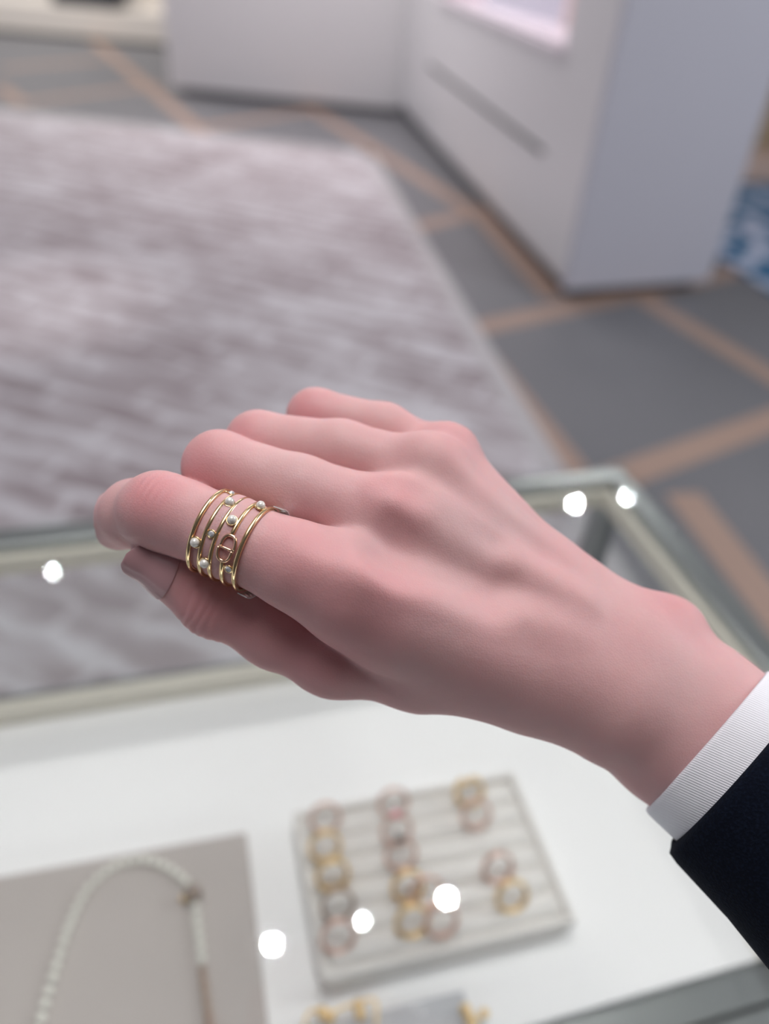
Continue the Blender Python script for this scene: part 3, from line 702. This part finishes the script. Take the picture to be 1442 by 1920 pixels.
# thumbnail
ta, tb = J['t35'][0], J['t4'][0]; tax = (tb-ta)/np.linalg.norm(tb-ta)
nd = np.array([-0.15, 0.22, -0.96]); nd -= tax*np.dot(nd, tax); nd /= np.linalg.norm(nd); ns = np.cross(tax, nd)
NU, NV = 15, 15; Ltot = 13.2; nv_ = []; base_c = ta+tax*(1.6)
for u_ in range(NU):
    su = u_/(NU-1)
    for v_ in range(NV):
        sv = v_/(NV-1)*2-1
        s_ = su*Ltot
        wid = math.radians(62)*(0.86+0.14*min(1, su*5))*(1.0 if su < 0.5 else math.sqrt(max(0.05, 1-((su-0.5)/0.51)**2)))
        if su < 0.12: s_ += 1.0*(sv*sv)*(1-su/0.12)*1.0
        aa = sv*wid; dd = nd*math.cos(aa)+ns*math.sin(aa)
        oc = base_c+tax*min(s_, np.linalg.norm(tb-base_c)+1.0)
        q_ = hit(lambda P_: chain(P_, THB, 5), oc, dd)
        lift = 0.04+0.22*su
        ext = max(0, s_-(np.linalg.norm(tb-base_c)+1.0))
        nv_.append(q_+dd*lift+tax*ext)
nf_ = [(i*NV+k, i*NV+k+1, (i+1)*NV+k+1, (i+1)*NV+k) for i in range(NU-1) for k in range(NV-1)]
m_nail = mat('fingernail', (0.50, 0.29, 0.31), 0.35, 0.0, Coat_Weight=0.25, Coat_Roughness=0.15)
nail = mesh_obj('thumbnail', to_world(np.array(nv_)), nf_, m_nail, hand, smooth=True)
so = nail.modifiers.new('thick', 'SOLIDIFY'); so.thickness = 0.0004; so.offset = -1; sb = nail.modifiers.new('sub', 'SUBSURF'); sb.levels = 2; sb.render_levels = 2

# ---- ring of five bands on the index finger
rA, rB = J['i0'][0], J['i15'][0]
rax = np.array(J['i15'][0]-J['i05'][0]); rax /= np.linalg.norm(rax)
rc = C3(428, 1008, 191.2)
re1 = np.array([0.46, -0.89, 0.0]); re1 -= rax*(re1@rax); re1 /= np.linalg.norm(re1); re2 = np.cross(rax, re1)
if re2[2] > 0: re2 = -re2
RR_ = 10.55
def ringpt(s, th, r=RR_, k=0.0): return rc+rax*s+(re1*math.cos(th)+re2*math.sin(th))*(r+k)     # th = 0 top edge, 90 deg towards the lens
def ring_sth(px, py, r=RR_):
    d = C3(px, py, 1.0); A_ = d-rax*(d@rax); C_ = -(rc-rax*(rc@rax))
    a = A_@A_; bq = 2*A_@C_; c_ = C_@C_-r*r; disc = bq*bq-4*a*c_
    tt = (-bq-math.sqrt(max(disc, 0)))/(2*a); q_ = d*tt-rc
    return float(q_@rax), math.atan2(float(q_@re2), float(q_@re1))
ringo = empty('ring', to_world(rc-re1*RR_))
BS = [ring_sth(*q_)[0] for q_ in ((366, 977), (397, 985), (424, 992), (449, 1003), (468, 995))]
s0_ = ring_sth(355, 1021)[0]; s4_ = ring_sth(457, 1014)[0]
BS = [s0_+(s4_-s0_)*k for k in (0, 0.245, 0.47, 0.735, 1.0)]
def band_arc(s, th0, th1, n=72):
    pts = [ringpt(s, th0+(th1-th0)*k/n) for k in range(n+1)]
    ups = [M_CW @ (p_-(rc+rax*s)) for p_ in pts]
    return pts, ups
EM = ring_sth(425, 1028); EH = 3.15/RR_
for i_, s in enumerate(BS):
    g = G()
    if i_ == 3: a0_, a1_ = EM[1]+EH, EM[1]-EH+2*math.pi
    else: a0_, a1_ = 0, 2*math.pi
    pts, ups = band_arc(s, a0_, a1_)
    if i_ == 3: g.tube([to_world(q_) for q_ in pts], 0.00058, 12, up=ups)
    else: g.tube([to_world(q_) for q_ in pts[:-1]], 0.00058, 12, closed=True, up=ups[:-1])
    g.build('band', m_gold, ringo, True)
def setting(px, py, kind, r):
    s, th = ring_sth(px, py, RR_+0.6); n_ = re1*math.cos(th)+re2*math.sin(th); c = ringpt(s, th, k=0.25)
    W_ = lambda q_: to_world(q_)
    tt = np.cross(n_, rax)
    circ = [W_(c+(rax*math.cos(2*math.pi*k/20)+tt*math.sin(2*math.pi*k/20))*(r+0.12)+n_*0.1) for k in range(20)]
    g = G(); g.tube(circ, 0.00022, 8, closed=True)
    # small cup below the stone and stubs to the neighbouring bands
    g.sphere(W_(c-n_*0.25), (r*0.001*0.95,)*2+(0.0004,), 16, 8, ax=[M_CW@rax, M_CW@tt, M_CW@n_])
    near = sorted(BS, key=lambda x: abs(x-s))[:2]
    for bs_ in near:
        if abs(bs_-s) < 2.6: g.tube([W_(ringpt(bs_, th)), W_(c+rax*(bs_-s)*0.4)], 0.00028, 8)
    st = g.build('setting', m_gold, ringo, True)
    if kind == 'pearl': G().sphere(W_(c+n_*0.55), r*0.001, 24, 14).build('pearl', m_pearl, st, True)
    else:
        g = G(); k8 = 8; top = [c+n_*0.62+(rax*math.cos(a)+tt*math.sin(a))*r*0.55 for a in [2*math.pi*q_/k8 for q_ in range(k8)]]
        mid_ = [c+n_*0.25+(rax*math.cos(a)+tt*math.sin(a))*r for a in [2*math.pi*(q_+0.5)/k8 for q_ in range(k8)]]
        bot = c-n_*0.5; vs = [W_(q_) for q_ in top+mid_+[bot]]
        fs = [tuple(range(8))]+[(q_, q_+8, (q_+1) % 8) for q_ in range(8)]+[((q_+1) % 8, q_+8, (q_+1) % 8+8) for q_ in range(8)]+[(16, 8+(q_+1) % 8, 8+q_) for q_ in range(8)]
        g.add(vs, fs); g.build('crystal', m_crystal, st)
for px, py in ((366, 1017), (430.5, 942), (435, 975), (384, 1056), (488.5, 949)): setting(px, py, 'pearl', 1.12)
for px, py in ((395.5, 1001), (427.5, 1068), (435, 923)): setting(px, py, 'crystal', 0.78)
# emblem: two facing bows with a shared bar, lying along the fourth band
def emb(u_, v_, k=0.35):       # u along the finger (towards the tip +), v around it (towards the top +)
    s, th = EM; return ringpt(s+u_, th-v_/RR_, k=k)
def emb_tube(g, uv, r, flat=1.0):
    pts = [emb(*q_) for q_ in uv]; ups = [M_CW@(q_-(rc+rax*((q_-rc)@rax))) for q_ in pts]
    g.tube([to_world(q_) for q_ in pts], r*0.001, 10, up=ups, flat=flat)
g = G()
sp_ = lambda x_: math.copysign(abs(x_)**0.8, x_)
arc = lambda cu, cv, a, b_, t0, t1, n=28: [(cu+a*sp_(math.cos(math.radians(t0+(t1-t0)*k/n))), cv+b_*sp_(math.sin(math.radians(t0+(t1-t0)*k/n)))) for k in range(n+1)]
emb_tube(g, arc(-0.15, 0.15, 1.72, 2.95, 0, 180), 0.40)
emb_tube(g, arc(0.15, -0.15, 1.72, 2.95, 180, 360), 0.40)
emb_tube(g, [(1.95, 0.0), (0.6, 0.0), (-0.6, 0.0), (-2.1, 0.0)], 0.32)
emb_tube(g, [(-1.57, -0.15), (-1.57, 0.2), (-1.75, 0.5)], 0.32)
g.build('emblem', m_emblem, ringo, True)
# clear protective film wrapped round the back of the lowest band
g = G(); vs = []; n_ = 30
for k in range(n_+1):
    th = math.radians(168)+math.radians(200)*k/n_
    for s, kk_ in ((BS[4]-0.6, 0.75), (BS[4]-3.2, 0.9), (BS[4]-3.2, 1.15), (BS[4]-0.6, 1.0)): vs.append(to_world(ringpt(s, th, k=kk_)))
fs = [(4*k+a, 4*k+(a+1) % 4, 4*k+4+(a+1) % 4, 4*k+4+a) for k in range(n_) for a in range(4)]+[(0, 1, 2, 3), (4*n_+3, 4*n_+2, 4*n_+1, 4*n_)]
g.add(vs, fs); g.build('protective_film', m_film, ringo)
tag(ringo, 'gold ring of five thin bands with pearls, crystals and an emblem on the index finger', 'ring')

# ---- shirt cuff and jacket sleeve
cdir = np.array([0.73, 0.64, -0.46]); cdir /= np.linalg.norm(cdir)
ca = C3(1326, 1390, 215)                      # centre of the cuff opening
cs1 = np.array([0.672, -0.741, 0.12]); cs1 -= cdir*(cs1@cdir); cs1 /= np.linalg.norm(cs1); cs2 = np.cross(cdir, cs1)
def sleeve(name, rings, m, thick, par=None):   # rings: (distance along the arm, half width, half thickness, off1, off2)
    n = 48; outer = []; 
    def R_(s, a, b_, o1, o2, t): return [to_world(ca+cdir*s+cs1*(math.cos(2*math.pi*k/n)*(a-t)+o1)+cs2*(math.sin(2*math.pi*k/n)*(b_-t)+o2)) for k in range(n)]
    L = [R_(*r, 0) for r in rings]; I = [R_(*r, thick) for r in rings][::-1]
    first = rings[0]; lip = [R_(first[0]-thick*0.35, *first[1:], thick*0.5)]
    seq = L+I; v = [q_ for r in lip+seq for q_ in r]; N = len(lip+seq)
    f = [(i*n+k, i*n+(k+1) % n, ((i+1) % N)*n+(k+1) % n, ((i+1) % N)*n+k) for i in range(N) for k in range(n)]
    o = mesh_obj(name, v, f, m, person, smooth=True); return o
m_cuff = mat('white_poplin', (0.78, 0.79, 0.84), 0.75); t = NT(m_cuff)
wv = t.n('ShaderNodeTexWave', wave_type='BANDS', bands_direction='DIAGONAL'); wv.inputs['Scale'].default_value = 620; t.l(t.pos(), wv.inputs['Vector'])
t.l(t.bump(wv.outputs['Fac'], 0.35, 0.0003), t.b.inputs['Normal'])
m_navy = mat('navy_wool', (0.002, 0.004, 0.012), 0.95, 0.0, Specular_IOR_Level=0.15); t = NT(m_navy)
nn = t.noise(t.pos(), 1500, 2); t.l(t.bump(nn, 0.5, 0.0005), t.b.inputs['Normal'])
t.l(t.ramp(nn, [(0.45, (0.0012, 0.003, 0.009)), (0.75, (0.004, 0.008, 0.02))]), t.b.inputs['Base Color'])
CW, CB = 25.6, 24.6
sleeve('shirt_cuff', [(0, CW, CB, 0, 0), (1.0, CW+.3, CB+.3, 0, 0), (8, CW+.4, CB+.4, 0, 0), (16, CW+.3, CB+.3, 0, 0), (30, CW+0.5, CB+.5, 0, 0), (60, CW+1, CB+1, 0, 0)], m_cuff, 1.1)
jk = sleeve('jacket_sleeve', [(10.2, CW+2.6, CB+2.6, 0, 0), (10.9, CW+3.8, CB+3.4, -0.3, 0), (13.5, CW+4.7, CB+4, 0, 0), (30, CW+5.5, CB+5, -0.5, 0), (60, CW+9, CB+8, -2, 0), (110, CW+13, CB+12, -3, 0), (180, CW+18, CB+16, -4, 0), (290, CW+22, CB+21, -4, 0)], m_navy, 1.8)
